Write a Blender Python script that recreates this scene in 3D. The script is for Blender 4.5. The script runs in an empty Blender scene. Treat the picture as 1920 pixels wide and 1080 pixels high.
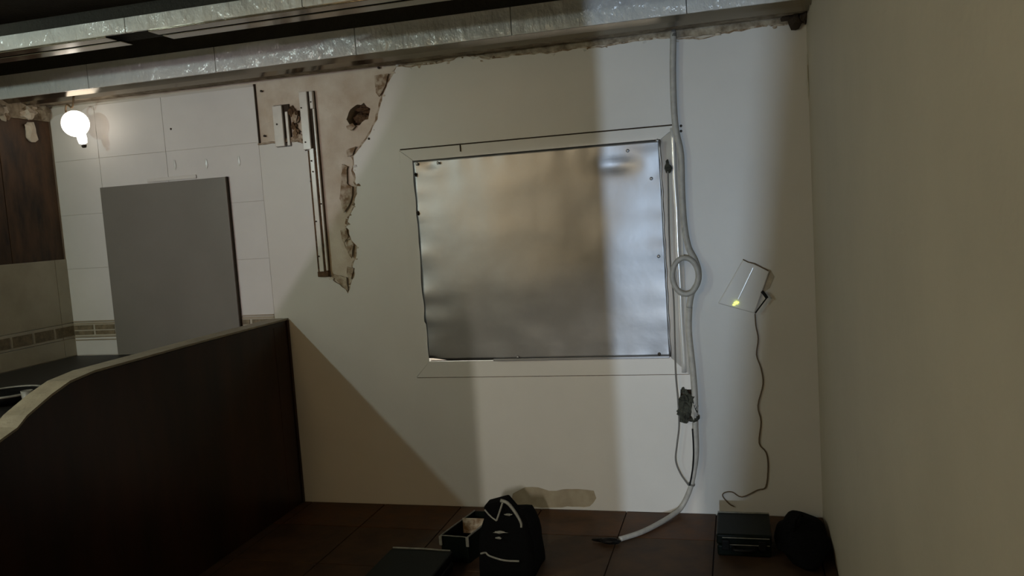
import bpy, bmesh, math, random
from mathutils import Vector, Matrix, noise
random.seed(7)
C = bpy.context.scene.collection
sc = bpy.context.scene
PI = math.pi

# ------------------------------------------------------------------ camera
cam_d = bpy.data.cameras.new('camera'); cam = bpy.data.objects.new('camera', cam_d); C.objects.link(cam)
a, b, c = 0.2690643967930853, -0.08921718445598958, -0.06649665126615513   # yaw, pitch, roll
right = Vector((math.cos(a), math.sin(a), 0))
fwd = Vector((-math.sin(a)*math.cos(b), math.cos(a)*math.cos(b), math.sin(b)))
up = right.cross(fwd)
r2 = math.cos(c)*right + math.sin(c)*up
u2 = -math.sin(c)*right + math.cos(c)*up
M = Matrix((r2, u2, -fwd)).transposed().to_4x4()
M.translation = Vector((-0.3741466, -4.5178333, 1.7066912))
cam.matrix_world = M
cam_d.sensor_width = 36; cam_d.lens = 36*1555.2527873/1920
cam_d.clip_start = .02
sc.camera = cam
sc.view_settings.view_transform = 'Standard'
sc.view_settings.look = 'None'
sc.view_settings.exposure = 0
sc.view_settings.gamma = 1
sc.view_settings.use_curve_mapping = False

# ------------------------------------------------------------------ world and lights
w = bpy.data.worlds.new('night'); sc.world = w; w.use_nodes = True
w.node_tree.nodes['Background'].inputs[0].default_value = (1.0, .86, .66, 1)
w.node_tree.nodes['Background'].inputs[1].default_value = 0.40

def aim(o, target):
    o.rotation_euler = (Vector(target) - o.location).to_track_quat('-Z', 'Y').to_euler()
def spot(name, loc, target, power, col, radius, angle, blend=.2):
    d = bpy.data.lights.new(name, 'SPOT'); d.energy = power; d.color = col
    d.shadow_soft_size = radius; d.spot_size = math.radians(angle); d.spot_blend = blend
    o = bpy.data.objects.new(name, d); C.objects.link(o); o.location = loc; aim(o, target); return o
def point(name, loc, power, col, radius):
    d = bpy.data.lights.new(name, 'POINT'); d.energy = power; d.color = col; d.shadow_soft_size = radius
    o = bpy.data.objects.new(name, d); C.objects.link(o); o.location = loc; return o
# unseen lamps added behind the camera; doorway edges cut their beams into bands
spot('unseen_spot', (-.58, -8, 1.2), (-.577, -5.2, 1.2), 610, (.62, .79, 1.0), .022, 60)
d = bpy.data.lights.new('unseen_band_light', 'AREA'); d.shape = 'RECTANGLE'; d.size = .03; d.size_y = .30; d.energy = 50; d.color = (1.0, .97, .90); d.spread = math.radians(120)  # unseen strip stretched upright to soften the top of the lower band
unseen_band_light = bpy.data.objects.new('unseen_band_light', d); C.objects.link(unseen_band_light); unseen_band_light.location = (-.136, -8, 2.44); aim(unseen_band_light, (-.577, -5.2, 2.2))
# unseen lamp added to brighten the tiles through an invented hatch
spot('unseen_spot', (-3.3, -8, 1.7), (-3.2, 0, 1.85), 290, (.95, .82, 1.0), .02, 22, .9)
# unseen bulb added on the left to throw the half wall's shadow
point('unseen_bulb', (-4.2, -3.4, 2.4), 72, (.78, 1.0, .98), .03)
# unseen warm fill light added for ambient, above and behind the camera
point('warm_fill_light', (-3.1, -4.95, 2.45), 62, (1.0, .71, .38), .35)

# ------------------------------------------------------------------ materials
def lk(nt, a, b): nt.links.new(a, b)
def mat(name, col, rough=.6, metal=0, var=.0, vscale=6, bump=0, bscale=60, col2=None, spec=.5, stretch=(1,1,1), coat=0, rvar=0, thresh=(.35,.65), detail=6):
    m = bpy.data.materials.new(name); m.use_nodes = True
    nt = m.node_tree; p = nt.nodes['Principled BSDF']
    p.inputs['Base Color'].default_value = (*col, 1); p.inputs['Roughness'].default_value = rough
    p.inputs['Metallic'].default_value = metal; p.inputs['Specular IOR Level'].default_value = spec
    p.inputs['Coat Weight'].default_value = coat; p.inputs['Coat Roughness'].default_value = .12
    tc = nt.nodes.new('ShaderNodeTexCoord'); mp = nt.nodes.new('ShaderNodeMapping'); mp.inputs['Scale'].default_value = stretch
    geo = nt.nodes.new('ShaderNodeNewGeometry')
    lk(nt, geo.outputs['Position'], mp.inputs['Vector'])
    if var or col2 or rvar:
        n = nt.nodes.new('ShaderNodeTexNoise'); n.inputs['Scale'].default_value = vscale; n.inputs['Detail'].default_value = detail
        n.inputs['Roughness'].default_value = .6
        lk(nt, mp.outputs[0], n.inputs['Vector'])
        mr = nt.nodes.new('ShaderNodeMapRange'); mr.inputs['From Min'].default_value = thresh[0]; mr.inputs['From Max'].default_value = thresh[1]
        lk(nt, n.outputs['Fac'], mr.inputs['Value'])
        if var or col2:
            mx = nt.nodes.new('ShaderNodeMix'); mx.data_type = 'RGBA'
            c2 = col2 if col2 else tuple(x*(1-var) for x in col)
            mx.inputs['A'].default_value = (*c2, 1); mx.inputs['B'].default_value = (*col, 1)
            lk(nt, mr.outputs[0], mx.inputs['Factor']); lk(nt, mx.outputs['Result'], p.inputs['Base Color'])
        if rvar:
            m2 = nt.nodes.new('ShaderNodeMapRange'); m2.inputs['To Min'].default_value = max(.03, rough-rvar); m2.inputs['To Max'].default_value = min(1, rough+rvar)
            lk(nt, n.outputs['Fac'], m2.inputs['Value']); lk(nt, m2.outputs[0], p.inputs['Roughness'])
    if bump:
        n2 = nt.nodes.new('ShaderNodeTexNoise'); n2.inputs['Scale'].default_value = bscale; n2.inputs['Detail'].default_value = 5
        lk(nt, mp.outputs[0], n2.inputs['Vector'])
        bp = nt.nodes.new('ShaderNodeBump'); bp.inputs['Strength'].default_value = 1; bp.inputs['Distance'].default_value = bump
        lk(nt, n2.outputs['Fac'], bp.inputs['Height']); lk(nt, bp.outputs[0], p.inputs['Normal'])
    return m
def emis(name, col, strength):
    m = bpy.data.materials.new(name); m.use_nodes = True; p = m.node_tree.nodes['Principled BSDF']
    p.inputs['Base Color'].default_value = (*col, 1); p.inputs['Emission Color'].default_value = (*col, 1)
    p.inputs['Emission Strength'].default_value = strength; return m

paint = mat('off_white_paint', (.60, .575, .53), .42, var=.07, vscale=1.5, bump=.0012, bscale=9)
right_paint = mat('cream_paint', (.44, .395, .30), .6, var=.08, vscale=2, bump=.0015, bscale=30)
raw = mat('bare_plaster', (.60, .545, .455), .85, col2=(.46, .38, .29), vscale=5, bump=.004, bscale=35)
rough_raw = mat('rough_cement', (.40, .34, .25), .9, col2=(.15, .11, .07), vscale=14, bump=.008, bscale=40)
dampm = mat('damp_plaster', (.36, .31, .22), .8, col2=(.27, .22, .15), vscale=9)
chipm = mat('plaster_chip', (.44, .37, .28), .85, col2=(.19, .12, .065), vscale=22, thresh=(.42, .6), bump=.004, bscale=60)
tilem = mat('white_glazed_tile', (.63, .61, .58), .42, spec=.22, var=.07, vscale=2.5, bump=.0006, bscale=6)
tilel = mat('cream_glazed_tile', (.42, .38, .29), .22, var=.15, vscale=5, bump=.0006, bscale=6)
bandm = mat('cream_border_tile', (.46, .42, .34), .3, var=.12, vscale=12)
motif = mat('brown_border_motif', (.24, .19, .12), .35, var=.5, vscale=30)
grout = mat('grout', (.50, .47, .42), .9, bump=.001)
greym = mat('grey_board', (.185, .172, .148), .30, var=.12, vscale=2)
dark = mat('dark_cavity', (.035, .022, .012), .9, bump=.01, bscale=25)
cavity = mat('brown_cavity', (.15, .085, .04), .9, col2=(.05, .025, .01), vscale=30, bump=.008, bscale=60)
brown = mat('dark_brown_veneer', (.048, .016, .005), .30, col2=(.018, .008, .003), vscale=4, stretch=(1, 1, .25), spec=.25)
browndoor = mat('brown_stained_wood', (.10, .048, .020), .6, col2=(.018, .009, .004), vscale=9, stretch=(1, 1, .3), bump=.004, bscale=20)
capm = mat('pale_capping', (.36, .30, .21), .55, var=.3, vscale=10, bump=.002)
stone = mat('black_worktop', (.012, .010, .008), .5, var=.3, vscale=40)
borderm = mat('lit_border_tile', (.098, .043, .017), .55, col2=(.052, .024, .010), vscale=9, bump=.001, bscale=25, rvar=.1, spec=.25)  # row by the wall coloured warmer to read as orange-lit
floorm = mat('brown_floor_tile', (.075, .043, .022), .6, col2=(.040, .022, .012), vscale=7, bump=.001, bscale=25, rvar=.1, spec=.22)
fgrout = mat('floor_grout', (.045, .026, .015), .9)
galv = mat('galvanised_steel', (.325, .325, .33), .41, metal=.92, var=.18, vscale=2.2, bump=.0035, bscale=3.2, rvar=.10)
alu = mat('aluminium_rail', (.30, .265, .21), .16, metal=.95, var=.25, vscale=3, stretch=(.3, 3, 3))
fascia = mat('glossy_pale_panel', (.64, .63, .60), .16, var=.14, vscale=5, stretch=(1, 1, .6), bump=.018, bscale=20, coat=.5, spec=.8)
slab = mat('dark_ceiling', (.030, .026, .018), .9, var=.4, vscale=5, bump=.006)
framem = mat('glossy_white_frame', (.66, .65, .62), .22, metal=.3, spec=1.0)
cablem = mat('grey_conduit', (.40, .385, .35), .5, var=.2, vscale=30)
cabled = mat('grey_wire', (.13, .125, .115), .5)
blackm = mat('black_plastic', (.004, .004, .004), .5, bump=.001, spec=.15)
fabric = mat('black_fabric', (.002, .002, .002), .9, bump=.004, bscale=40, spec=.08)
greenm = mat('dark_green_plastic', (.003, .006, .004), .5, var=.3, spec=.12)
edgem = mat('scuffed_pale_edge', (.24, .23, .19), .5, var=.4, vscale=40)
ragm = mat('dark_green_rag', (.055, .058, .042), .9, col2=(.02, .02, .014), vscale=40, bump=.006, bscale=80)
plast = mat('white_plastic', (.55, .54, .50), .3, bump=.0004)
trunkm = mat('white_trunking', (.66, .63, .57), .22, var=.12, vscale=12)
rustm = mat('brown_wire', (.12, .075, .035), .7)
scr = mat('dark_screw', (.04, .03, .02), .5, metal=.6)
glow = emis('lit_glass', (1.0, .90, .78), 3.6)
glow2 = emis('lit_socket', (1.0, .96, .90), 2.2)
led = emis('green_led', (.85, 1.0, .12), 3.0)
slitm = emis('slit_glow', (1, .98, .93), 2.0)  # glow added behind the sheet so the slit shows white

# ------------------------------------------------------------------ helpers
def obj(name, bm, m, parent=None, loc=None, bev=0, smooth=False, seg=2):
    if bev:
        bmesh.ops.bevel(bm, geom=list(bm.edges), offset=bev, segments=seg, affect='EDGES', profile=.5)
    bmesh.ops.recalc_face_normals(bm, faces=bm.faces)
    me = bpy.data.meshes.new(name); bm.to_mesh(me); bm.free()
    ms = m if isinstance(m, (list, tuple)) else [m]
    for x in ms: me.materials.append(x)
    if smooth:
        for p in me.polygons: p.use_smooth = True
    o = bpy.data.objects.new(name, me); C.objects.link(o)
    if parent: o.parent = parent
    if loc: o.location = loc
    return o
def box(bm, x0, x1, y0, y1, z0, z1, mi=0):
    v = [bm.verts.new((x, y, z)) for x in (x0, x1) for y in (y0, y1) for z in (z0, z1)]
    for f in ((0,1,3,2), (4,6,7,5), (0,4,5,1), (2,3,7,6), (0,2,6,4), (1,5,7,3)):
        bm.faces.new([v[i] for i in f]).material_index = mi
    return bm
def bx(*a): return box(bmesh.new(), *a)
def thing(name, label, cat, loc=(0,0,0), group=None):
    o = bpy.data.objects.new(name, None); o.empty_display_size = .05; C.objects.link(o); o.location = loc
    o['label'] = label; o['category'] = cat
    if group: o['group'] = group
    return o
def tag(o, label, cat, group=None):
    o['label'] = label; o['category'] = cat
    if group: o['group'] = group
    return o
def struct(o, label=None):
    o['kind'] = 'structure'
    if label: o['label'] = label
    return o
def setting(name, loc=(0,0,0)):
    o = bpy.data.objects.new(name, None); C.objects.link(o); o.location = loc; o['kind'] = 'structure'; return o
def slab_xz(name, outer, holes, yf, th, m, parent=None):
    """flat plate in the x-z plane, front face at y=yf, thickness th going to +y; outline may have holes"""
    cu = bpy.data.curves.new(name, 'CURVE'); cu.dimensions = '2D'; cu.fill_mode = 'BOTH'; cu.extrude = th/2
    for ring in [outer]+list(holes):
        s = cu.splines.new('POLY'); s.points.add(len(ring)-1)
        for i, (x, z) in enumerate(ring): s.points[i].co = (x, z, 0, 1)
        s.use_cyclic_u = True
    t = bpy.data.objects.new('tmp', cu); C.objects.link(t)
    bpy.context.view_layer.update()
    me = bpy.data.meshes.new_from_object(t.evaluated_get(bpy.context.evaluated_depsgraph_get()))
    bpy.data.objects.remove(t)
    me.name = name
    for v in me.vertices:
        x, y, z = v.co; v.co = (x, yf+th/2-z, y)
    me.materials.clear(); me.materials.append(m)
    bm = bmesh.new(); bm.from_mesh(me); bmesh.ops.recalc_face_normals(bm, faces=bm.faces); bm.to_mesh(me); bm.free()
    o = bpy.data.objects.new(name, me); C.objects.link(o)
    if parent: o.parent = parent
    return o
def ragged(pts, amp=.006, step=.03, seed=0, close=False):
    """subdivide a polyline and shake it so that it reads as a broken edge"""
    r = random.Random(seed); out = []
    n = len(pts) if close else len(pts)-1
    for i in range(n):
        p, q = Vector(pts[i]), Vector(pts[(i+1) % len(pts)])
        k = max(1, int((q-p).length/step))
        for j in range(k):
            u = p.lerp(q, j/k)
            if j or i: u = u + Vector((r.uniform(-amp, amp), r.uniform(-amp, amp)))
            out.append((u.x, u.y))
    if not close: out.append(tuple(pts[-1]))
    return out
def smooth_path(pts, k=6):
    P = [Vector(p) for p in pts]; out = []
    for i in range(len(P)-1):
        p0 = P[max(i-1, 0)]; p1 = P[i]; p2 = P[i+1]; p3 = P[min(i+2, len(P)-1)]
        for j in range(k):
            t = j/k
            out.append(.5*((2*p1)+(-p0+p2)*t+(2*p0-5*p1+4*p2-p3)*t*t+(-p0+3*p1-3*p2+p3)*t**3))
    out.append(P[-1]); return out
def tube(bm, path, r, n=8, closed=False, mi=0):
    path = [Vector(p) for p in path]; rings = []; N = len(path); prev = None
    for i, p in enumerate(path):
        if closed: t = path[(i+1) % N]-path[i-1]
        else: t = path[min(i+1, N-1)]-path[max(i-1, 0)]
        t.normalize()
        if prev is None:
            u = t.cross(Vector((0, 1, .01))); u.normalize()
        else:
            u = prev - t*prev.dot(t); u.normalize()
        prev = u; v = t.cross(u)
        rr = r(i/(N-1)) if callable(r) else r
        rings.append([bm.verts.new(p+u*math.cos(2*PI*k/n)*rr+v*math.sin(2*PI*k/n)*rr) for k in range(n)])
    for i in range(N if closed else N-1):
        A, B = rings[i], rings[(i+1) % N]
        for k in range(n):
            bm.faces.new((A[k], A[(k+1) % n], B[(k+1) % n], B[k])).material_index = mi
    if not closed:
        bm.faces.new(rings[0]); bm.faces.new(rings[-1])
    return bm
def lathe(bm, prof, n=20, origin=(0,0,0), axis=(0,0,1)):
    q = Vector((0,0,1)).rotation_difference(Vector(axis)); O = Vector(origin); rings = []
    for r, z in prof:
        rings.append([bm.verts.new(O+q@Vector((r*math.cos(2*PI*k/n), r*math.sin(2*PI*k/n), z))) for k in range(n)])
    for A, B in zip(rings, rings[1:]):
        for k in range(n): bm.faces.new((A[k], A[(k+1) % n], B[(k+1) % n], B[k]))
    bm.faces.new(rings[0]); bm.faces.new(rings[-1]); return bm
def lump(bm, c, s, seed, sub=2, amp=.25):
    g = bmesh.ops.create_icosphere(bm, subdivisions=sub, radius=1)
    for v in g['verts']:
        d = 1+amp*noise.noise(v.co*1.7+Vector((seed*3.1, seed, 0)))*2
        v.co = Vector((v.co.x*s[0]*d+c[0], v.co.y*s[1]*d+c[1], v.co.z*s[2]*d+c[2]))
    return bm

# ------------------------------------------------------------------ room shell
HT = 2.6
flo = setting('floor')
obj('subfloor', bx(-5.0, .2, -9, .3, -.12, -.012), fgrout, flo)
xs = [-5.0]+[-.548-.49*k for k in range(8, -2, -1)]
xs = [x for x in xs if x < .0]+[0.0]; ys = [.0, -.367]+[-.367-.49*k for k in range(1, 9)]
xs = [-4.66]+[x for x in xs if x > -4.6]
for i in range(len(xs)-1):
    for j in range(len(ys)-1):
        bm = bx(xs[i]+.003, xs[i+1]-.003, ys[j+1]+.003, ys[j]-.003, -.012, random.uniform(-.0008, .0004))
        obj('floor_tile', bm, borderm if j == 0 else floorm, flo, bev=.0012, seg=1)

ceil = setting('ceiling')
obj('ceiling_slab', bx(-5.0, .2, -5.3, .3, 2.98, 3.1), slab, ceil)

# back wall: bare plaster backing, painted skim in front of it, tiles on the left
wall = setting('wall_back')
WIN = [(-2.15, .875), (-.752, .875), (-.752, 2.043), (-2.15, 2.043)]
HOLE = ragged([(-2.532, 2.376), (-2.486, 2.399), (-2.438, 2.403), (-2.411, 2.370), (-2.426, 2.313), (-2.483, 2.285), (-2.541, 2.278), (-2.565, 2.317)], .006, .02, 3, True)
CORN = ragged([(-0.125, 2.594), (-0.098, 2.633), (-0.051, 2.663), (0.004, 2.667), (0.001, 2.573), (-0.042, 2.571), (-0.085, 2.578)], .006, .02, 5, True)
SOCK = [(-0.708, 0.695), (-0.623, 0.694), (-0.625, 0.517), (-0.722, 0.517)]
back = slab_xz('plaster_backing', [(-5.0, -.1), (.0, -.1), (.0, 3.0), (-5.0, 3.0)], [WIN, HOLE, SOCK], .013, .12, raw, wall)
obj('wall_core', bx(-5.0, .2, .133, .30, -.1, 3.0), cavity, wall)
# painted skim coat with its broken upper and left edges
edge_left = ragged([(-2.215, 2.586), (-2.245, 2.544), (-2.291, 2.474), (-2.335, 2.387), (-2.359, 2.307), (-2.414, 2.220), (-2.481, 2.152), (-2.533, 2.104), (-2.537, 2.026), (-2.524, 1.906), (-2.552, 1.817), (-2.582, 1.759), (-2.612, 1.695), (-2.583, 1.601), (-2.551, 1.571), (-2.570, 1.505), (-2.592, 1.455), (-2.582, 1.416), (-2.607, 1.369), (-2.638, 1.300), (-2.693, 1.350), (-2.742, 1.391), (-2.771, 1.425)], .005, .022, 11)
edge_top = ragged([(0.001, 2.557), (-0.055, 2.569), (-0.106, 2.557), (-0.183, 2.564), (-0.288, 2.561), (-0.434, 2.551), (-0.474, 2.545), (-0.528, 2.541), (-0.658, 2.559), (-0.746, 2.569), (-0.887, 2.566), (-1.029, 2.558), (-1.159, 2.564), (-1.307, 2.561), (-1.532, 2.569), (-1.594, 2.562), (-1.670, 2.567), (-1.747, 2.588), (-1.833, 2.606), (-1.873, 2.581), (-2.001, 2.575), (-2.131, 2.574), (-2.215, 2.586)], .004, .025, 12)
skim = [(0, 0)] + [(0, 2.556)] + edge_top + edge_left[1:] + [(-2.79, 1.42), (-2.815, 1.44), (-2.82, 2.15), (-2.81, 2.19), (-2.90, 2.222), (-2.96, 2.215), (-3.02, 2.226), (-3.148, 2.228), (-3.148, 0)]
STAIN = ragged([(-1.725, -0.000), (-1.696, 0.087), (-1.620, 0.124), (-1.540, 0.129), (-1.478, 0.105), (-1.399, 0.117), (-1.306, 0.125), (-1.223, 0.115), (-1.208, 0.068), (-1.250, 0.020)], .004, .03, 14, True)
slab_xz('paint_coat', skim, [WIN, STAIN, SOCK], 0, .0125, paint, wall)
slab_xz('damp_patch', STAIN, [], .003, .009, dampm, wall)
# rough cement strip and broken bits along the top of the wall
cem = ragged([(0.003, 2.610), (-.001, 2.55), (-0.106, 2.563), (-0.287, 2.569), (-0.474, 2.556), (-0.658, 2.567), (-0.886, 2.575), (-1.159, 2.573), (-1.411, 2.567), (-1.608, 2.572), (-1.832, 2.615), (-2.033, 2.581), (-2.211, 2.592), (-2.30, 2.60), (-.3, 2.62)], .004, .03, 15, True)
slab_xz('cement_strip', [(x, min(z, 2.65)) for x, z in cem], [], .004, .0085, rough_raw, wall)
for k in range(46):      # crumbs of plaster on the broken edge
    u = random.choice(edge_left+edge_top[4:])
    s = random.uniform(.004, .012)
    obj('plaster_crumb', lump(bmesh.new(), (u[0]+random.uniform(-.012, .012), .004, u[1]+random.uniform(-.012, .012)), (s*1.5, .008, s), k, 1, .35), random.choice([paint, chipm, raw]), wall)
rr = random.Random(4)
inner = [(x-rr.uniform(.006, .020), z+rr.uniform(-.004, .004)) for x, z in edge_left]
slab_xz('broken_edge_shade', edge_left+inner[::-1], [], .0035, .009, chipm, wall)  # brown ribbon on the broken edge, standing in for recess shade
inner = [(x, z+rr.uniform(.004, .012)) for x, z in edge_top]
slab_xz('broken_edge_shade', edge_top+inner[::-1], [], .002, .009, chipm, wall)
# loose flakes left hanging inside the ragged edge
flakes = [[(-2.606, 2.063), (-2.573, 2.048), (-2.589, 1.945), (-2.549, 1.927), (-2.572, 1.834), (-2.622, 1.775), (-2.638, 1.864), (-2.619, 1.963)],
          [(-2.652, 1.675), (-2.613, 1.685), (-2.600, 1.634), (-2.635, 1.601), (-2.618, 1.552), (-2.644, 1.617)],
          [(-2.630, 1.578), (-2.573, 1.588), (-2.595, 1.503), (-2.618, 1.552)],
          [(-2.743, 1.420), (-2.640, 1.393), (-2.637, 1.313), (-2.679, 1.347)],
          [(-2.354, 2.550), (-2.271, 2.553), (-2.290, 2.489), (-2.335, 2.427), (-2.356, 2.450)],
          [(-2.558, 2.279), (-2.516, 2.291), (-2.498, 2.271), (-2.527, 2.249), (-2.553, 2.260)],
          [(-2.571, 2.141), (-2.508, 2.157), (-2.533, 2.107), (-2.568, 2.103)],
          [(-2.627, 1.457), (-2.586, 1.445), (-2.614, 1.376), (-2.635, 1.409)]]
for k, f in enumerate(flakes):
    f = ragged(f, .003, .02, 30+k, True)
    o = slab_xz('plaster_flake', f, [], .0, .006, chipm, wall)
    o.rotation_euler = (0, 0, 0); o.location = (0, -.006-.002*(k % 3), 0)
# cavity knocked into the plaster and the torn corner under the beam
bm = bmesh.new(); cx, cz = (-2.491, 2.341)
for k in range(5): lump(bm, (cx+random.uniform(-.04, .05), .05+.01*k, cz+random.uniform(-.04, .04)), (.045, .03, .022), 50+k, 2, .4)
obj('broken_masonry', bm, cavity, wall)
o = slab_xz('corner_break', CORN, [], -.012, .02, rough_raw, wall)
obj('corner_rubble', lump(lump(bmesh.new(), ((-0.053, 2.611)[0], -.02, (-0.053, 2.611)[1]), (.06, .03, .06), 4, 3, .5), ((-0.014, 2.638)[0], -.02, (-0.014, 2.638)[1]), (.03, .05, .07), 9, 3, .4), dark, wall)
# tiles
gx = [-4.655, -4.308, -3.806, -3.150]
gz = [.96, 1.077, 1.179, 1.535, 1.886, 2.237, 2.572]
obj('tile_bed', bx(-4.66, -3.152, .002, .014, .9, 2.585), grout, wall)
for i in range(3):
    for j in range(6):
        x0, x1, z0, z1 = gx[i]+.001, gx[i+1]-.001 if i < 2 else -3.1475, gz[j]+.001, gz[j+1]-.001
        m = bandm if j == 1 else tilem
        if i == 0 and j == 5:
            c5 = ragged([(x0, z0), (x1, z0), (x1, 2.565), (-4.36, 2.565), (-4.40, 2.548), (-4.415, 2.50), (-4.50, 2.485), (-4.54, 2.545), (-4.62, 2.53), (x0, 2.50)], .002, .05, 21, True)
            slab_xz('wall_tile', c5, [], -.0025, .0065, m, wall); continue
        obj('wall_tile', bx(x0, x1, -.0025, .004, z0, z1), m, wall, bev=.0008, seg=1)
for z in (1.062, 1.083, 1.170, 1.186):
    obj('tile_edging', bx(-4.655, -3.15, -.009, -.003, z-.003, z+.003), capm, wall)
for k in range(9):
    x0 = -4.648+.168*k
    obj('border_motif', bx(x0, min(x0+.150, -3.152), -.0075, -.003, 1.097, 1.122), motif, wall)
    obj('border_motif', bx(x0, min(x0+.150, -3.152), -.0075, -.003, 1.130, 1.160), motif, wall)
obj('broken_tile_edge', tube(bmesh.new(), [(x, -.004, 2.228+random.uniform(-.006, .004)) for x in [-3.15+.03*k for k in range(11)]], .006, 6), chipm, wall)
slab_xz('torn_patch', ragged([(-3.0, 2.236), (-2.86, 2.262), (-2.80, 2.24), (-2.79, 2.17), (-2.815, 2.18), (-2.86, 2.215), (-2.93, 2.215)], .004, .03, 61, True), [], -.003, .012, chipm, wall)
obj('tile_edge_shade', bx(-3.150, -3.141, -.001, .012, 2.225, 2.585), dark, wall)  # dark strip for the shade along the tile edge at the notch
for k, (px, pz) in enumerate([(-3.751, 2.147), (-3.525, 2.136), (-3.295, 2.134)]):  # small white marks on the tiles
    bm = bmesh.new(); v = [bm.verts.new(p) for p in ((px-.006, -.0065, pz+.035), (px+.008, -.0065, pz+.03), (px+.012, -.0065, pz-.012), (px+.002, -.0065, pz-.03), (px-.002, -.009, pz))]
    for i in range(4): bm.faces.new((v[i], v[(i+1) % 4], v[4]))
    tag(obj('white_mark', bm, plast), ['white mark above the left part of the grey board', 'white mark above the middle of the grey board', 'white mark above the right corner of the grey board'][k], 'mark')
obj('tile_repair', bx(-3.96, -3.60, -.012, -.004, 2.055, 2.078), paint, wall, bev=.003)

# left wall with a dark opening in its upper half
wl = setting('wall_left')
obj('wall_body', bx(-5.0, -4.66, -5.2, .0, -.1, 1.60), grout, wl)
obj('wall_body', bx(-5.0, -4.66, -5.2, .0, 2.50, 3.0), rough_raw, wl)
obj('wall_body', bx(-5.0, -4.66, -5.2, -1.6, 1.60, 2.50), raw, wl)
ygs = [-.0, -.10, -.602, -1.104, -1.606, -2.1]
for j in range(5):
    for k in range(3, -1, -1):
        zz = [.96, 1.077, 1.179, 1.535, 1.60][k:k+2]
        if k == 3: continue
        obj('wall_tile', bx(-4.664, -4.652, ygs[j+1]+.0015, ygs[j]-.0015, zz[0]+.0015, (zz[1] if k < 2 else 1.604)-.0015), bandm if k == 1 else tilel, wl, bev=.0012, seg=1)
    obj('wall_tile', bx(-4.664, -4.652, ygs[j+1]+.0015, ygs[j]-.0015, .61, .957), tilel, wl, bev=.0012, seg=1)
for k in range(12):
    obj('border_motif', bx(-4.653, -4.650, -.16-.168*k, -.01-.168*k, 1.095, 1.160), motif, wl)
for k in range(14):
    s = random.uniform(.03, .07)
    obj('rubble', lump(bmesh.new(), (-4.66+random.uniform(-.02, .03), -.04-.07*k+random.uniform(-.02, .02), 2.52+random.uniform(-.02, .05)), (s*.7, s, s*.8), 80+k, 2, .4), random.choice([rough_raw, raw, chipm]), wl)
d = setting('window_2')
for k in range(4):
    y1 = -.02-.39*k
    obj('shutter_board', bx(-4.70, -4.668, y1-.386, y1+(.018 if k == 0 else 0), 1.60, 2.50), browndoor, d, bev=.004)
obj('sill', bx(-4.77, -4.655, -1.6, -.0, 1.585, 1.603), capm, d)
obj('bracket', lump(bmesh.new(), (-4.66, -.16, 2.42), (.02, .045, .07), 7, 2, .3), raw, d)

# right wall and the wall behind the camera with light-shaping doorway and hatch
wr = setting('wall_right')
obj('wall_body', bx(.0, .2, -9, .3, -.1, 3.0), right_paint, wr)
obj('torn_plaster', lump(bmesh.new(), (-.001, -.03, 2.28), (.006, .02, .10), 3, 2, .5), right_paint, wr)
DOOR = [(-.748, .0), (-.30, .0), (-.30, 2.0), (-.748, 2.0)]
def light_gap(p, L=(-3.3, -8, 1.7)): return (L[0]+(p[0]-L[0])*.35, L[2]+(p[1]-L[2])*.35)
LIGHT_GAP = [light_gap(p) for p in ((-4.64, 2.75), (-4.64, .3), (-3.50, .71), (-3.147, 1.184), (-2.774, 1.64), (-2.50, 2.0), (-2.28, 2.3), (-2.05, 2.75))]  # opening invented to slant the lit edge across the tiles
slab_xz('wall_front', [(-5.0, -.1), (.0, -.1), (.0, 3.0), (-5.0, 3.0)], [[(x, z if z else .001) for x, z in DOOR], LIGHT_GAP], -5.32, .12, right_paint)['kind'] = 'structure'
# unseen board added to soften and slant the light band's right edge
tag(slab_xz('light_blocker', [(-.70+.0, -.001), (-.1, -.001), (-.1, 1.9), (-.447, 1.9), (-.5185, 1.365), (-.5635, 1.027), (-.68, .0)], [], -6.8, .02, browndoor), 'unseen brown board added behind the camera to block light', 'board')

# ------------------------------------------------------------------ beams under the ceiling
JX = [-4.66, -3.998, -3.141, -2.285, -1.429, -.565, .0]
def beam(y_front, y_back, zb, h, label, xs, group, fh=None, ch=None):
    fh = fh or h+.02
    t = thing('ceiling_beam', label, 'beam', (-2.33, (y_front+y_back)/2, zb), group)
    def part(n, bm, m, **k):
        o = obj(n, bm, m, t, **k); o.location = -t.location; return o
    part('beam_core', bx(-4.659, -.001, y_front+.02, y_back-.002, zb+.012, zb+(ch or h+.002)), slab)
    for i in range(len(xs)-1):
        part('fascia_panel', bx(xs[i]+.0015, xs[i+1]-.0015, y_front, y_front+.016, zb-.004, zb+fh), fascia, bev=.002)
    return t, part
def yz_bm(pr, x0, x1):
    bm = bmesh.new(); A = [bm.verts.new((x0, y, z)) for y, z in pr]; B = [bm.verts.new((x1, y, z)) for y, z in pr]
    bm.faces.new(A); bm.faces.new(B)
    for i in range(len(pr)): bm.faces.new((A[i], A[(i+1) % len(pr)], B[(i+1) % len(pr)], B[i]))
    return bm
t, part = beam(-.38, .0, 2.603, .115, 'pale glossy panelled beam along the top of the back wall', JX, None, None, .37)
wide = .38
for (y0, y1, m) in ((-.362, -.250, alu), (-.225, -.120, alu)):
    part('rail', yz_bm([(y0, 2.604), (y0+.052, 2.604-(.022 if y0 < -.3 else .018)), (y0+.062, 2.604-(.020 if y0 < -.3 else .016)), (y1-.01, 2.600), (y1, 2.604)], -4.659, -.001), m)
part('soffit_strip', bx(-4.659, -.001, -.118, -.002, 2.601, 2.606), rough_raw)
t, part = beam(-1.38, -1.18, 2.603, .115, 'pale glossy panelled beam nearer the camera than the wall beam', [-4.66, -3.757, -2.90, -2.044, -1.188, -.332, .0], None, .060)  # fascia kept short; dark core above it stands in for shade
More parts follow.
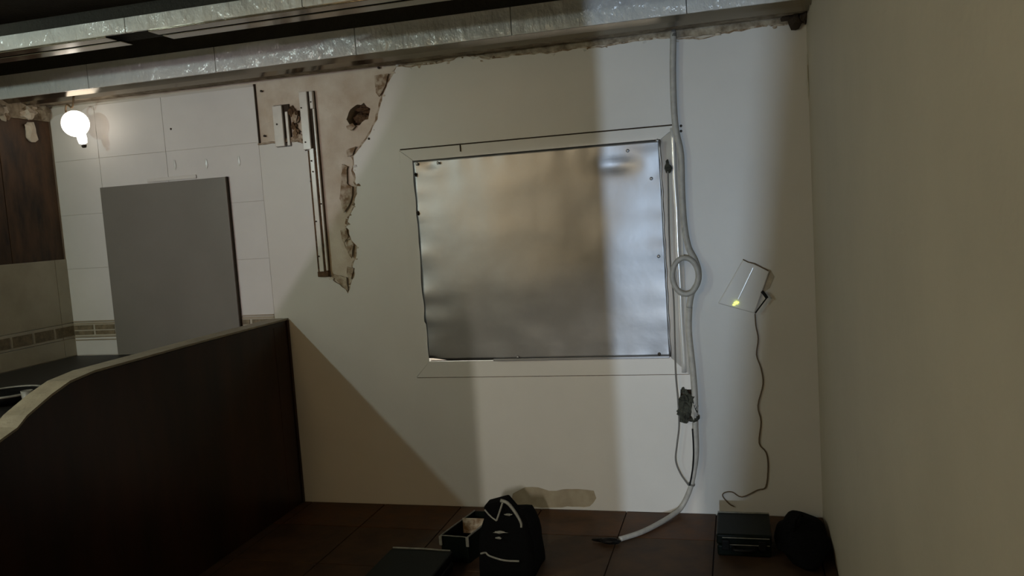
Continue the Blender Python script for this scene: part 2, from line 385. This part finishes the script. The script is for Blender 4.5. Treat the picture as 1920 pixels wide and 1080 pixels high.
for (x0, x1) in ((-4.659, -3.02), (-2.80, -.001)):
    part('rail', bx(x0, x1, -1.362, -1.292, 2.594, 2.604), alu, bev=.002)
    part('rail', bx(x0, x1, -1.268, -1.19, 2.594, 2.604), alu, bev=.002)
t, part = beam(-2.38, -2.18, 2.603, .115, 'pale glossy panelled beam at the upper left corner of the view', [-4.66, -3.757, -2.90, -2.044, -1.188, -.332, .0], None, .060)
part('rail', bx(-4.659, -.001, -2.36, -2.29, 2.594, 2.604), alu, bev=.002)
part('rail', bx(-4.659, -.001, -2.27, -2.19, 2.594, 2.604), alu, bev=.002)

# ------------------------------------------------------------------ window 1: frame and the metal sheet over it
w1 = setting('window_1')
def prism(pts, y0, y1):
    bm = bmesh.new(); A = [bm.verts.new((x, y0, z)) for x, z in pts]; B = [bm.verts.new((x, y1, z)) for x, z in pts]
    bm.faces.new(A); bm.faces.new(B)
    for i in range(len(pts)): bm.faces.new((A[i], A[(i+1) % len(pts)], B[(i+1) % len(pts)], B[i]))
    return bm
OX0, OX1, OZ0, OZ1 = -2.238, -.656, .780, 2.112
IX0, IX1, IZ0, IZ1 = -2.150, -.752, .875, 2.043
obj('frame_rail', prism([(OX0, OZ1), (OX1, OZ1), (IX1, IZ1), (IX0, IZ1)], -.008, .03), paint, w1, bev=.001, seg=1)
obj('frame_rail', prism([(OX0, OZ0), (OX1, OZ0), (IX1, IZ0), (IX0, IZ0)], -.008, .03), paint, w1, bev=.001, seg=1)
obj('frame_stile', prism([(OX0, OZ0+.002), (OX0, OZ1-.002), (IX0-.001, IZ1), (IX0-.0002, IZ0)], -.008, .03), paint, w1, bev=.0005, seg=1)
bm = bmesh.new(); rings = []
for k in range(25):
    u = k/24; x = IX1+.001+(OX1-IX1-.001)*u
    rings.append([bm.verts.new((x, .03, IZ0+(OZ0-IZ0)*u)), bm.verts.new((x, .03, IZ1+(OZ1-IZ1)*u)), bm.verts.new((x, -.0085-.0030*(1-(2*u-1)**2), IZ1+(OZ1-IZ1)*u-.001)), bm.verts.new((x, -.0085-.0030*(1-(2*u-1)**2), IZ0+(OZ0-IZ0)*u+.001))])
for A_, B_ in zip(rings, rings[1:]):
    for k in range(4): bm.faces.new((A_[k], A_[(k+1) % 4], B_[(k+1) % 4], B_[k])).smooth = (k == 2)
bm.faces.new(rings[0]); bm.faces.new(rings[-1])
obj('frame_stile', bm, paint, w1)
obj('streak_rod', tube(bmesh.new(), [(-.684+.0012*math.sin(k*.9), -.011, .79+1.31*k/24) for k in range(25)], .0125, 20), framem, w1, smooth=True)  # rod added to catch a bright streak along the frame edge
obj('frame_gap', bx(OX0+.003, OX1-.003, -.0015, .004, OZ1+.001, OZ1+.008), dark, w1)
obj('frame_gap', bx(OX0, OX1, -.0012, .004, OZ0-.004, OZ0-.0005), cavity, w1)
obj('frame_gap', bx(OX0-.003, OX0-.0005, -.001, .004, OZ1-.08, OZ1), cavity, w1)
obj('paint_drip', bx(-1.868, -1.862, -.013, -.009, 2.075, 2.112), dark, w1)
obj('slit_glow_plate', bx(-2.149, -.753, .10, .104, .876, 2.042), slitm, w1)  # added glowing plate; whitens the slit at the curled corner

# crumpled galvanised sheet, standing just proud of the frame
t = thing('metal_sheet', 'dented galvanised metal sheet nailed over the window opening', 'metal sheet', (-1.45, -.01, .877))
bm = bmesh.new(); NX, NZ = 84, 70
SX0, SX1, SZ0, SZ1 = -2.158, -.748, .880, 2.046
grid = []
for i in range(NX+1):
    row = []
    for j in range(NZ+1):
        u, v = i/NX, j/NZ
        x = SX0+(SX1-SX0)*u; z = SZ0+(SZ1-SZ0)*v
        n = noise.noise(Vector((x*2.1, 3, z*1.9)))*.008+noise.noise(Vector((x*5.5, 8, z*5)))*.0028
        ed = math.exp(-u*16)
        n += ed*.012*noise.noise(Vector((1, z*9, 2)))+math.exp(-(1-u)*14)*.010*noise.noise(Vector((6, z*8, 2)))
        n += math.exp(-(1-v)*16)*.008*noise.noise(Vector((x*9, 1, 7)))+math.exp(-v*20)*.005*noise.noise(Vector((x*9, 1, 17)))
        n += -.010*math.exp(-((u-.93)**2+(v-.90)**2)/.004)+.012*math.exp(-((u-.84)**2/.006+(v-.90)**2/.0012))
        n += .010*math.exp(-((u-.08)**2/.0016+(v-.985)**2/.001))
        if i == 0: x += .010*noise.noise(Vector((z*7, 4, 4)))+(.008 if v < .2 else 0)
        if j == 0 and u < .10: z += .022*(1-u/.10)          # curled corner leaves a slit
        if i == NX: x += .004*noise.noise(Vector((z*8, 9, 4)))
        row.append(bm.verts.new((x+1.45, -.014-.010*u+n*.9+.01, z-.877)))
    grid.append(row)
for i in range(NX):
    for j in range(NZ): bm.faces.new((grid[i][j], grid[i+1][j], grid[i+1][j+1], grid[i][j+1]))
o = obj('sheet_panel', bm, galv, t, smooth=True)
md = o.modifiers.new('thickness', 'SOLIDIFY'); md.thickness = .0012; md.offset = 0
obj('turned_edge', tube(bmesh.new(), [(.699+.0025*math.sin(k*1.7), -.0245+.002*math.sin(k*2.3), 1.155*k/30+.006) for k in range(31)], .0055, 12), galv, t, smooth=True)  # rounded rod added so the right edge catches a bright line
obj('turned_edge', bx(-.30, .695, -.026, -.008, -.002, .010), galv, t, bev=.002)
for (px, pz) in [(-0.764, 2.040), (-0.923, 2.000), (-0.810, 0.897), (-1.606, 0.895), (-2.127, 2.025), (-0.805, 1.843), (-2.000, 2.021), (-0.787, 1.427)]:
    bm = lathe(bmesh.new(), [(.001, 0), (.008, .001), (.009, .004), (.006, .007), (.001, .008)], 12, (px+1.45, -.014, pz-.877), (0, -1, 0))
    obj('nail_head', bm, galv if px != (-0.810, 0.897)[0] else scr, t)
for k, (px, pz) in enumerate([(-2.142, 1.965), (-2.146, 1.744)]):
    obj('bent_tab', lump(bmesh.new(), (px+1.45, -.010, pz-.877), (.006, .01, .012), k+2, 2, .5), scr, t)

# ------------------------------------------------------------------ grey board on the worktop
t = thing('grey_board', 'large plain grey board standing on the worktop against the white tiles', 'board', (-3.845, -.02, .96))
obj('board_face', bx(-.46, .463, -.010, .008, -.0, 1.087), greym, t, bev=.003)
obj('board_edge', bx(.4635, .470, -.008, .012, .0, 1.088), dark, t)

# ------------------------------------------------------------------ half wall with brown face and pale capping
t = thing('half_wall', 'low dark brown half wall with pale capping and a curved end', 'partition', (-3.11, -1.0, 0))
prof = [(-.001, 1.150), (-.8, 1.152), (-1.60, 1.148), (-1.74, 1.132), (-1.84, 1.10), (-1.90, 1.075), (-1.97, 1.045), (-2.02, 1.01), (-2.10, .985), (-2.20, .93), (-2.28, .80), (-2.30, .0)]
def yz_prism(pr, x0, x1):
    bm = bmesh.new(); A = [bm.verts.new((x0, y, z)) for y, z in pr]; B = [bm.verts.new((x1, y, z)) for y, z in pr]
    bm.faces.new(A); bm.faces.new(B)
    for i in range(len(pr)): bm.faces.new((A[i], A[(i+1) % len(pr)], B[(i+1) % len(pr)], B[i]))
    return bm
def shift(o, t): o.location = -Vector(t.location); return o
shift(obj('core', yz_prism(prof+[(-.001, .0)], -3.165, -3.072), capm, t), t)
shift(obj('brown_panel', yz_prism([(y, max(z-.004, 0)) for y, z in prof]+[(-.001, .0)], -3.072, -3.060), brown, t), t)
cap = []
bm = bmesh.new(); L = [p for p in prof if p[1] > .9]
for y, z in L:
    cap.append([bm.verts.new((x, y, z+dz)) for x, dz in ((-3.172, .0), (-3.172, .010), (-3.056, .010), (-3.056, .0))])
for A, B in zip(cap, cap[1:]):
    for k in range(4): bm.faces.new((A[k], A[(k+1) % 4], B[(k+1) % 4], B[k]))
bm.faces.new(cap[0]); bm.faces.new(cap[-1])
shift(obj('capping', bm, capm, t), t)
shift(obj('corner_strip', bx(-3.060, -3.052, -.022, -.001, .0, 1.148), brown, t, bev=.002), t)
shift(obj('reflection_strip', bx(-3.061, -3.0585, -.17, -.03, .03, 1.12), brown, t, bev=.001), t)  # strip added where the face only reflects the lit wall

# ------------------------------------------------------------------ worktop on the left with things on it
t = thing('worktop', 'black kitchen worktop behind the half wall', 'worktop', (-3.9, -1.0, 0))
shift(obj('top', bx(-4.650, -3.175, -2.3, -.008, .925, .958), stone, t, bev=.004), t)
shift(obj('cabinet_body', bx(-4.650, -3.178, -2.22, -.010, .0, .925), browndoor, t), t)
t = thing('basin', 'dark round basin with a pale rim on the black worktop', 'basin', (-3.80, -1.36, .958))
obj('bowl', lathe(bmesh.new(), [(.08, 0), (.12, .02), (.15, .05), (.145, .052), (.11, .025), (.02, .012)], 28), blackm, t, smooth=True)
bm = bmesh.new(); tube(bm, [(.150*math.cos(k*PI/14), .150*math.sin(k*PI/14), .053) for k in range(28)], .006, 6, True)
obj('rim', bm, edgem, t, smooth=True)
t = thing('plastic_cup', 'small pale cup on the worktop beside the curved end of the half wall', 'cup', (-3.62, -1.42, .958))
obj('cup_body', lathe(bmesh.new(), [(.016, 0), (.02, .005), (.026, .075), (.024, .075), (.018, .01), (.002, .008)], 16), edgem, t, smooth=True)

# ------------------------------------------------------------------ glowing bulb in the corner
bc = Vector((-4.282, -.20, 2.436))
t = thing('glowing_bulb', 'glowing round bulb standing on its socket in the upper left corner', 'light bulb', bc)
R_ = .080
prf = [(.002, -R_)]+[(R_*math.sin(th), -R_*math.cos(th)) for th in [PI*k/14 for k in range(1, 14)]]+[(.002, R_)]
obj('glass_globe', lathe(bmesh.new(), prf, 28), glow, t, smooth=True)
obj('socket', lathe(bmesh.new(), [(.027, -.03), (.028, .03), (.024, .055), (.010, .062)], 18, (.035, -.002, -.068), (.16, 0, -1)), glow2, t, smooth=True)
obj('socket_cap', lathe(bmesh.new(), [(.012, 0), (.016, .005), (.012, .018), (.002, .02)], 12, (.047, -.002, -.132), (.1, 0, -1)), scr, t)
bm = tube(bmesh.new(), smooth_path([(-.05, .0, .055), (-.07, .01, .09), (-.045, .0, .12), (-.01, .0, .10), (.01, .0, .17)], 5), .006, 6)
obj('hanging_hook', bm, rustm, t)

# ------------------------------------------------------------------ trunking
t = thing('trunking', 'long white metal cable trunking running down the bare plaster', 'trunking', (-2.79, .0, 1.41))
def tp(n, bm, m, **k): return shift(obj(n, bm, m, t, **k), t)
tp('back_plate', bx(-2.842, -2.752, .000, .012, 2.16, 2.505), dark)
tp('cover', bx(-2.842, -2.790, -.020, .0, 2.165, 2.505), trunkm, bev=.004)
tp('side_lip', bx(-2.774, -2.752, -.022, .002, 2.40, 2.502), trunkm, bev=.004)
tp('lower_back_plate', bx(-2.822, -2.750, -.006, .012, 1.425, 2.16), cavity)
tp('lower_cover', bx(-2.806, -2.777, -.018, -.004, 1.432, 2.17), trunkm, bev=.003)
tp('side_lip', bx(-2.762, -2.750, -.018, -.004, 1.44, 2.40), trunkm, bev=.003)
tp('end_cap', bx(-2.818, -2.748, -.024, .004, 1.405, 1.437), cavity, bev=.003)
for (px, py) in [(-2.831, 2.411), (-2.848, 2.274), (-2.823, 2.209), (-2.795, 2.097), (-2.810, 1.978), (-2.791, 2.033), (-2.798, 1.738), (-2.800, 1.529), (-2.765, 2.439), (-2.756, 1.840)]:
    o = obj('screw', lathe(bmesh.new(), [(.001, 0), (.005, .001), (.005, .004), (.001, .005)], 8, (px, -.019, py), (0, -1, 0)), scr, t); shift(o, t)
t = thing('trunking', 'short white metal trunking offcut beside the notch in the tiles', 'trunking', (-2.97, .0, 2.20))
tp('back_plate', bx(-3.025, -2.925, .0, .012, 2.195, 2.445), dark)
tp('cover', bx(-3.025, -2.962, -.022, .0, 2.198, 2.440), trunkm, bev=.005)
tp('side_lip', bx(-2.946, -2.928, -.016, .0, 2.200, 2.40), trunkm, bev=.003)
o = obj('screw', lathe(bmesh.new(), [(.001, 0), (.006, .001), (.006, .004), (.001, .005)], 8, (-3.00, -.021, 2.33), (0, -1, 0)), scr, t); shift(o, t)
t = thing('torn_bracket', 'torn brown bracket remains between the two white trunkings', 'bracket', (-2.88, .0, 2.33))
for k, (px, py, s) in enumerate([(548, 208, .022), (555, 220, .02), (550, 236, .018), (553, 250, .02), (558, 212, .014)]):
    X, Z = -2.90+(px-550)*.0036, 2.33-(py-230)*.00305
    tp('torn_metal', lump(bmesh.new(), (X, -.004, Z), (s, .012, s*1.3), 20+k, 2, .5), cavity if k % 2 == 0 else chipm)
# small screws and plugs left in the wall
for (p, l) in [((-2.423, 2.196), 'dark wall plug right of the ragged plaster edge, above the window corner'), ((-3.751, 2.372), 'small dark wall plug in the upper tiles'), ((-0.639, 2.107), 'upper dark wall plug just right of the grey conduit'), ((-0.640, 2.080), 'lower dark wall plug just right of the grey conduit'), ((-3.098, 2.538), 'small dark wall plug at the top of the notch in the tiles'), ((-3.104, 2.272), 'small dark wall plug low in the notch in the tiles'), ((-2.327, 2.592), 'dark wall plug at the top of the ragged plaster edge')]:
    bm = lathe(bmesh.new(), [(.001, -.012), (.006, -.008), (.007, .004), (.003, .006), (.001, .006)], 10, (p[0], 0, p[1]), (0, -1, 0))
    tag(obj('wall_plug', bm, scr), l, 'wall plug')

# ------------------------------------------------------------------ conduit, wire, socket, device
t = thing('cable_conduit', 'thick grey flexible conduit hanging down the wall with one loop', 'cable', (-.65, -.02, 2.58))
pa = [(-0.654, 2.588), (-0.666, 2.403), (-0.670, 2.210), (-0.665, 2.085), (-0.646, 1.957), (-0.649, 1.761), (-0.646, 1.591), (-0.630, 1.471), (-0.599, 1.398), (-0.583, 1.331), (-0.591, 1.274), (-0.624, 1.218), (-0.639, 1.147)]
pb = [(-0.639, 1.147), (-0.648, 1.016), (-0.637, 0.812), (-0.633, 0.650), (-0.638, 0.488), (-0.642, 0.339), (-0.672, 0.174)]
tp('upper_run', tube(bmesh.new(), smooth_path([(x, -.026 if i < 9 else -.040, z) for i, (x, z) in enumerate(pa)], 6), .016, 10), cablem, smooth=True)
tp('lower_run', tube(bmesh.new(), smooth_path([(x, -.030, z) for x, z in pb]+[(-.728, -.03, .05), (-.78, -.10, .022), (-.854, -.229, .016), (-.93, -.34, .014), (-1.02, -.43, .014)], 6), lambda u: .016 if u < .5 else .0135, 10), cablem, smooth=True)
lp = []
cx, cz = (-0.651, 1.317)
for k in range(24):
    th = 2*PI*k/24; lp.append((cx+.068*math.cos(th), -.052, cz+.097*math.sin(th)))
tp('loop', tube(bmesh.new(), lp, .014, 10, True), cablem, smooth=True)
tp('end_clip', obj_clip := tube(bmesh.new(), [(-.652, -.01, 2.575), (-.652, -.03, 2.590), (-.652, -.035, 2.565)], .012, 8), cabled)
tp('tie', lathe(bmesh.new(), [(.016, -.005), (.019, -.003), (.019, .003), (.016, .005)], 12, ((-0.672, 0.174)[0], -.030, (-0.672, 0.174)[1]), (.3, 0, 1)), cabled)
tp('plug', lump(lump(bmesh.new(), (-1.06, -.47, .018), (.055, .022, .016), 5, 2, .15), (-1.11, -.45, .013), (.05, .012, .009), 6, 2, .2), blackm)

t = thing('thin_wire', 'thin grey wire hanging beside the conduit from a small hook', 'wire', (-.74, -.02, 1.9))
pw = [(-0.716, 1.884), (-0.720, 1.738), (-0.726, 1.567), (-0.727, 1.367), (-0.719, 1.193), (-0.724, 0.960), (-0.727, 0.784), (-0.722, 0.636), (-0.723, 0.502), (-0.739, 0.398), (-0.750, 0.308), (-0.727, 0.233), (-0.687, 0.170)]
tp('wire_run', tube(bmesh.new(), smooth_path([(x, -.034, z) for x, z in pw], 5), .0045, 6), cabled, smooth=True)
tp('hook', lump(lump(bmesh.new(), ((-0.716, 1.890)[0], -.028, (-0.716, 1.890)[1]), (.018, .016, .026), 3, 2, .3), ((-0.717, 1.921)[0], -.028, (-0.717, 1.921)[1]), (.009, .01, .014), 8, 2, .3), ragm)
tp('slack_wire', tube(bmesh.new(), smooth_path([(x, -.046, z) for x, z in [(-0.652, 0.488), (-0.651, 0.399), (-0.655, 0.309), (-0.667, 0.234), (-0.681, 0.173)]], 5), .004, 6), blackm, smooth=True)

t = thing('socket_box', 'torn open socket box stuffed with dark green rag under the window corner', 'socket', (-.67, .0, .60))
tp('box_recess', bx((-0.625, 0.517)[0]-.095, (-0.625, 0.517)[0]-.004, .06, .09, (-0.677, 0.517)[1], (-0.668, 0.695)[1]), dark)
bm = bmesh.new()
for k in range(14):
    Z = random.uniform(.535, .65); X = random.uniform(-.705, -.640+(.60-Z)*.15); lump(bm, (X, -.030, Z), (.022, .022, .026), 40+k, 2, .5)
for k in range(5): X, Z = -.690+k*.010, .688-k*.016; lump(bm, (X, -.004, Z), (.013, .014, .018), 60+k, 2, .5)
tp('rag', bm, ragm)
tp('torn_cover', lump(bmesh.new(), ((-0.642, 0.583)[0], -.058, (-0.642, 0.583)[1]), (.012, .006, .035), 4, 2, .4), cablem)

t = thing('wall_device', 'tilted white plastic box with a green light on the wall, right of the conduit', 'device', (-.34, .0, 1.25))
pts = [(-.352, 1.388), (-.222, 1.322), (-.305, 1.100), (-.490, 1.160), (-.470, 1.235)]
tp('casing', prism(pts[:4], -.012, .0), paint, bev=.005)
L0 = Vector(((-0.304, 1.341)[0], -.0135, (-0.304, 1.341)[1])); L1 = Vector(((-0.386, 1.180)[0], -.0135, (-0.386, 1.180)[1]))
tp('ridge', tube(bmesh.new(), [L0.lerp(L1, k/6) for k in range(7)], .0028, 6), framem)
tp('indicator', lump(lump(bmesh.new(), ((-0.395, 1.161)[0], -.016, (-0.395, 1.161)[1]), (.009, .004, .007), 2, 2, .6), ((-0.409, 1.150)[0], -.016, (-0.409, 1.150)[1]), (.006, .003, .003), 3, 2, .4), led)
tp('top_lead', tube(bmesh.new(), [(x, -.012, z) for x, z in [(-0.353, 1.388), (-0.329, 1.373), (-0.295, 1.363), (-0.261, 1.342), (-0.227, 1.321)]], .0028, 6), rustm)
tp('clip', tube(bmesh.new(), [(x, -.03, z) for x, z in [(-0.265, 1.218), (-0.252, 1.201), (-0.240, 1.181)]], .008, 6), blackm)
tp('clip_lead', tube(bmesh.new(), [(x, -.028, z) for x, z in [(-0.243, 1.181), (-0.271, 1.145), (-0.302, 1.104)]], .0035, 6), blackm)
slab = mat('brown_smear', (.46, .40, .31), .8, var=.3, vscale=20)
o = slab_xz('chipped_paint', ragged([(-0.260, 1.344), (-0.213, 1.323), (-0.201, 1.286), (-0.222, 1.231), (-0.255, 1.204), (-0.258, 1.260), (-0.248, 1.310)], .003, .02, 71, True), [], -.002, .003, slab, wall)
t = thing('hanging_wire', 'thin brown wire hanging from the white box down to the floor', 'wire', (-.3, -.006, 1.09))
ph = [(-0.302, 1.098), (-0.299, 1.035), (-0.291, 0.964), (-0.305, 0.879), (-0.283, 0.807), (-0.279, 0.720), (-0.305, 0.605), (-0.297, 0.518), (-0.307, 0.402), (-0.276, 0.349), (-0.268, 0.271), (-0.283, 0.162), (-0.328, 0.143), (-0.407, 0.102), (-0.462, 0.128), (-0.501, 0.124), (-0.508, 0.103), (-0.481, 0.062), (-0.454, 0.047)]
tp('wire_run', tube(bmesh.new(), smooth_path([(x+random.uniform(-.003, .003), -.006, z) for x, z in ph], 4), .0030, 6), rustm)

# ------------------------------------------------------------------ things on the floor
def rbox(n, x0, x1, y0, y1, z0, z1, m, t, bev=.01): return obj(n, bx(x0, x1, y0, y1, z0, z1), m, t, bev=bev, seg=3)
t = thing('power_tool_case', 'dark green plastic case lying by the wall near the right corner', 'case', (-.405, -.42, 0))
rbox('lower_shell', -.125, .125, -.13, .17, .0, .055, greenm, t)
rbox('lid', -.128, .128, -.133, .173, .058, .11, greenm, t)
rbox('pale_trim', -.126, .126, .150, .158, .108, .116, edgem, t, .002)
rbox('seam_strip', -.10, .118, -.136, -.130, .092, .096, edgem, t, .0015)
rbox('seam_strip', -.10, .118, -.136, -.130, .058, .061, edgem, t, .001)
for s in (-1, 1): rbox('latch', s*.085-.018, s*.085+.018, -.145, -.131, .035, .085, blackm, t, .004)
bm = tube(bmesh.new(), smooth_path([(-.05, -.135, .05), (-.045, -.17, .05), (.0, -.178, .05), (.045, -.17, .05), (.05, -.135, .05)], 5), .008, 8)
obj('carry_handle', bm, blackm, t)
t = thing('shade_lump', 'black lump standing in for shadow in the right corner of the floor', 'bag', (-.13, -.35, 0))  # dark mass put where the corner is only in shadow
bm = bmesh.new(); lump(bm, (0, -.06, .05), (.118, .33, .05), 31, 4, .10)
for v in bm.verts: v.co.z = max(v.co.z, .0)
obj('bag_body', bm, fabric, t, smooth=True)
obj('shade_arch', tube(bmesh.new(), smooth_path([(-.05, -.15, .07), (-.03, -.05, .12), (.0, .06, .12), (.02, .15, .07)], 6), .007, 6), fabric, t)

t = thing('tool_bag', 'tall black tool bag with pale handle arches in the middle of the floor', 'bag', (-1.54, -.80, 0))
bm = bmesh.new(); g = bmesh.ops.create_cube(bm, size=1); bmesh.ops.subdivide_edges(bm, edges=bm.edges[:], cuts=6, use_grid_fill=True)
for v in bm.verts:
    x, y, z = v.co; zz = z+.5
    k = 1-.45*max(0, zz-.55)**1.2*1.6
    n = noise.noise(v.co*3)*.05
    v.co = (x*(.265+n*.3)*k+.052, y*(.24+n*.2)*(1-.35*zz), (zz**.95)*.29+n*.15*zz)
obj('bag_body', bm, fabric, t, smooth=True)
obj('top_flap', prism([(-.06, .17), (-.055, .33), (.05, .36), (.115, .28), (.15, .15)], -.06, .03), fabric, t, bev=.01, seg=3)
obj('handle', tube(bmesh.new(), smooth_path([(.035, -.070, .362), (.07, -.074, .352), (.105, -.078, .31), (.13, -.082, .265), (.132, -.084, .24)], 5), lambda u: .009-.003*u, 8), edgem, t, smooth=True)
obj('handle', tube(bmesh.new(), smooth_path([(.045, -.070, .355), (.028, -.074, .31), (.012, -.080, .268)], 5), .0048, 8), edgem, t, smooth=True)
obj('handle', tube(bmesh.new(), smooth_path([(-.048, -.068, .315), (-.022, -.074, .288), (.012, -.080, .266)], 5), .0042, 8), edgem, t, smooth=True)
obj('buckle', lump(bmesh.new(), (.072, -.085, .300), (.016, .004, .006), 2, 2, .5), edgem, t)
obj('buckle', lump(bmesh.new(), (.030, -.108, .222), (.030, .006, .006), 4, 2, .5), edgem, t)
obj('buckle', lump(bmesh.new(), (.025, -.114, .196), (.016, .005, .005), 5, 2, .5), edgem, t)
obj('front_seam', tube(bmesh.new(), smooth_path([(-.068, -.112, .115), (-.04, -.122, .125), (-.02, -.126, .112), (.05, -.128, .095), (.12, -.118, .090)], 5), .0045, 6), edgem, t)

t = thing('open_carton', 'open dark carton with pale edges leaning beside the black tool bag', 'box', (-1.785, -.62, 0))
# four corners of the rim: front pair low, back pair higher
A, B, D, E = Vector((-.075, -.15, .135)), Vector((.065, -.15, .132)), Vector((.150, .16, .150)), Vector((.005, .16, .150))
bm = bmesh.new()
low = [Vector((p.x, p.y, .0)) for p in (A, B, D, E)]; top = [A, B, D, E]
vs = [bm.verts.new(p) for p in low+top]
bm.faces.new(vs[:4])
for i in range(4): bm.faces.new((vs[i], vs[(i+1) % 4], vs[4+(i+1) % 4], vs[4+i]))
o = obj('carton_body', bm, greenm, t); md = o.modifiers.new('s', 'SOLIDIFY'); md.thickness = .004
for p, q, r in ((A, E, .004), (B, D, .0045), (A, B, .0025)):
    obj('pale_edge', tube(bmesh.new(), [p.lerp(q, k/5)+Vector((0, 0, .002+random.uniform(-.002, .002))) for k in range(6)], r, 6), edgem, t)
for p in (A, B): obj('corner_piece', bx(p.x-.008, p.x+.008, p.y-.010, p.y-.002, p.z-.045, p.z+.003), edgem, t, bev=.002)
obj('inner_flap', bx(-.02, .10, .03, .035, .08, .16), chipm, t, bev=.001)

t = thing('flat_case', 'flat black case with a pale seam on the floor in front of the carton', 'case', (-1.93, -1.02, 0))
rbox('lower_shell', -.16, .16, -.16, .16, .0, .05, greenm, t)
rbox('lid', -.163, .163, -.163, .163, .053, .10, greenm, t)
obj('pale_seam', tube(bmesh.new(), [(-.15+.05*k, .158, .103+random.uniform(-.002, .002)) for k in range(7)], .004, 6), edgem, t)
rbox('latch', -.06, -.02, -.175, -.160, .03, .08, edgem, t, .004)
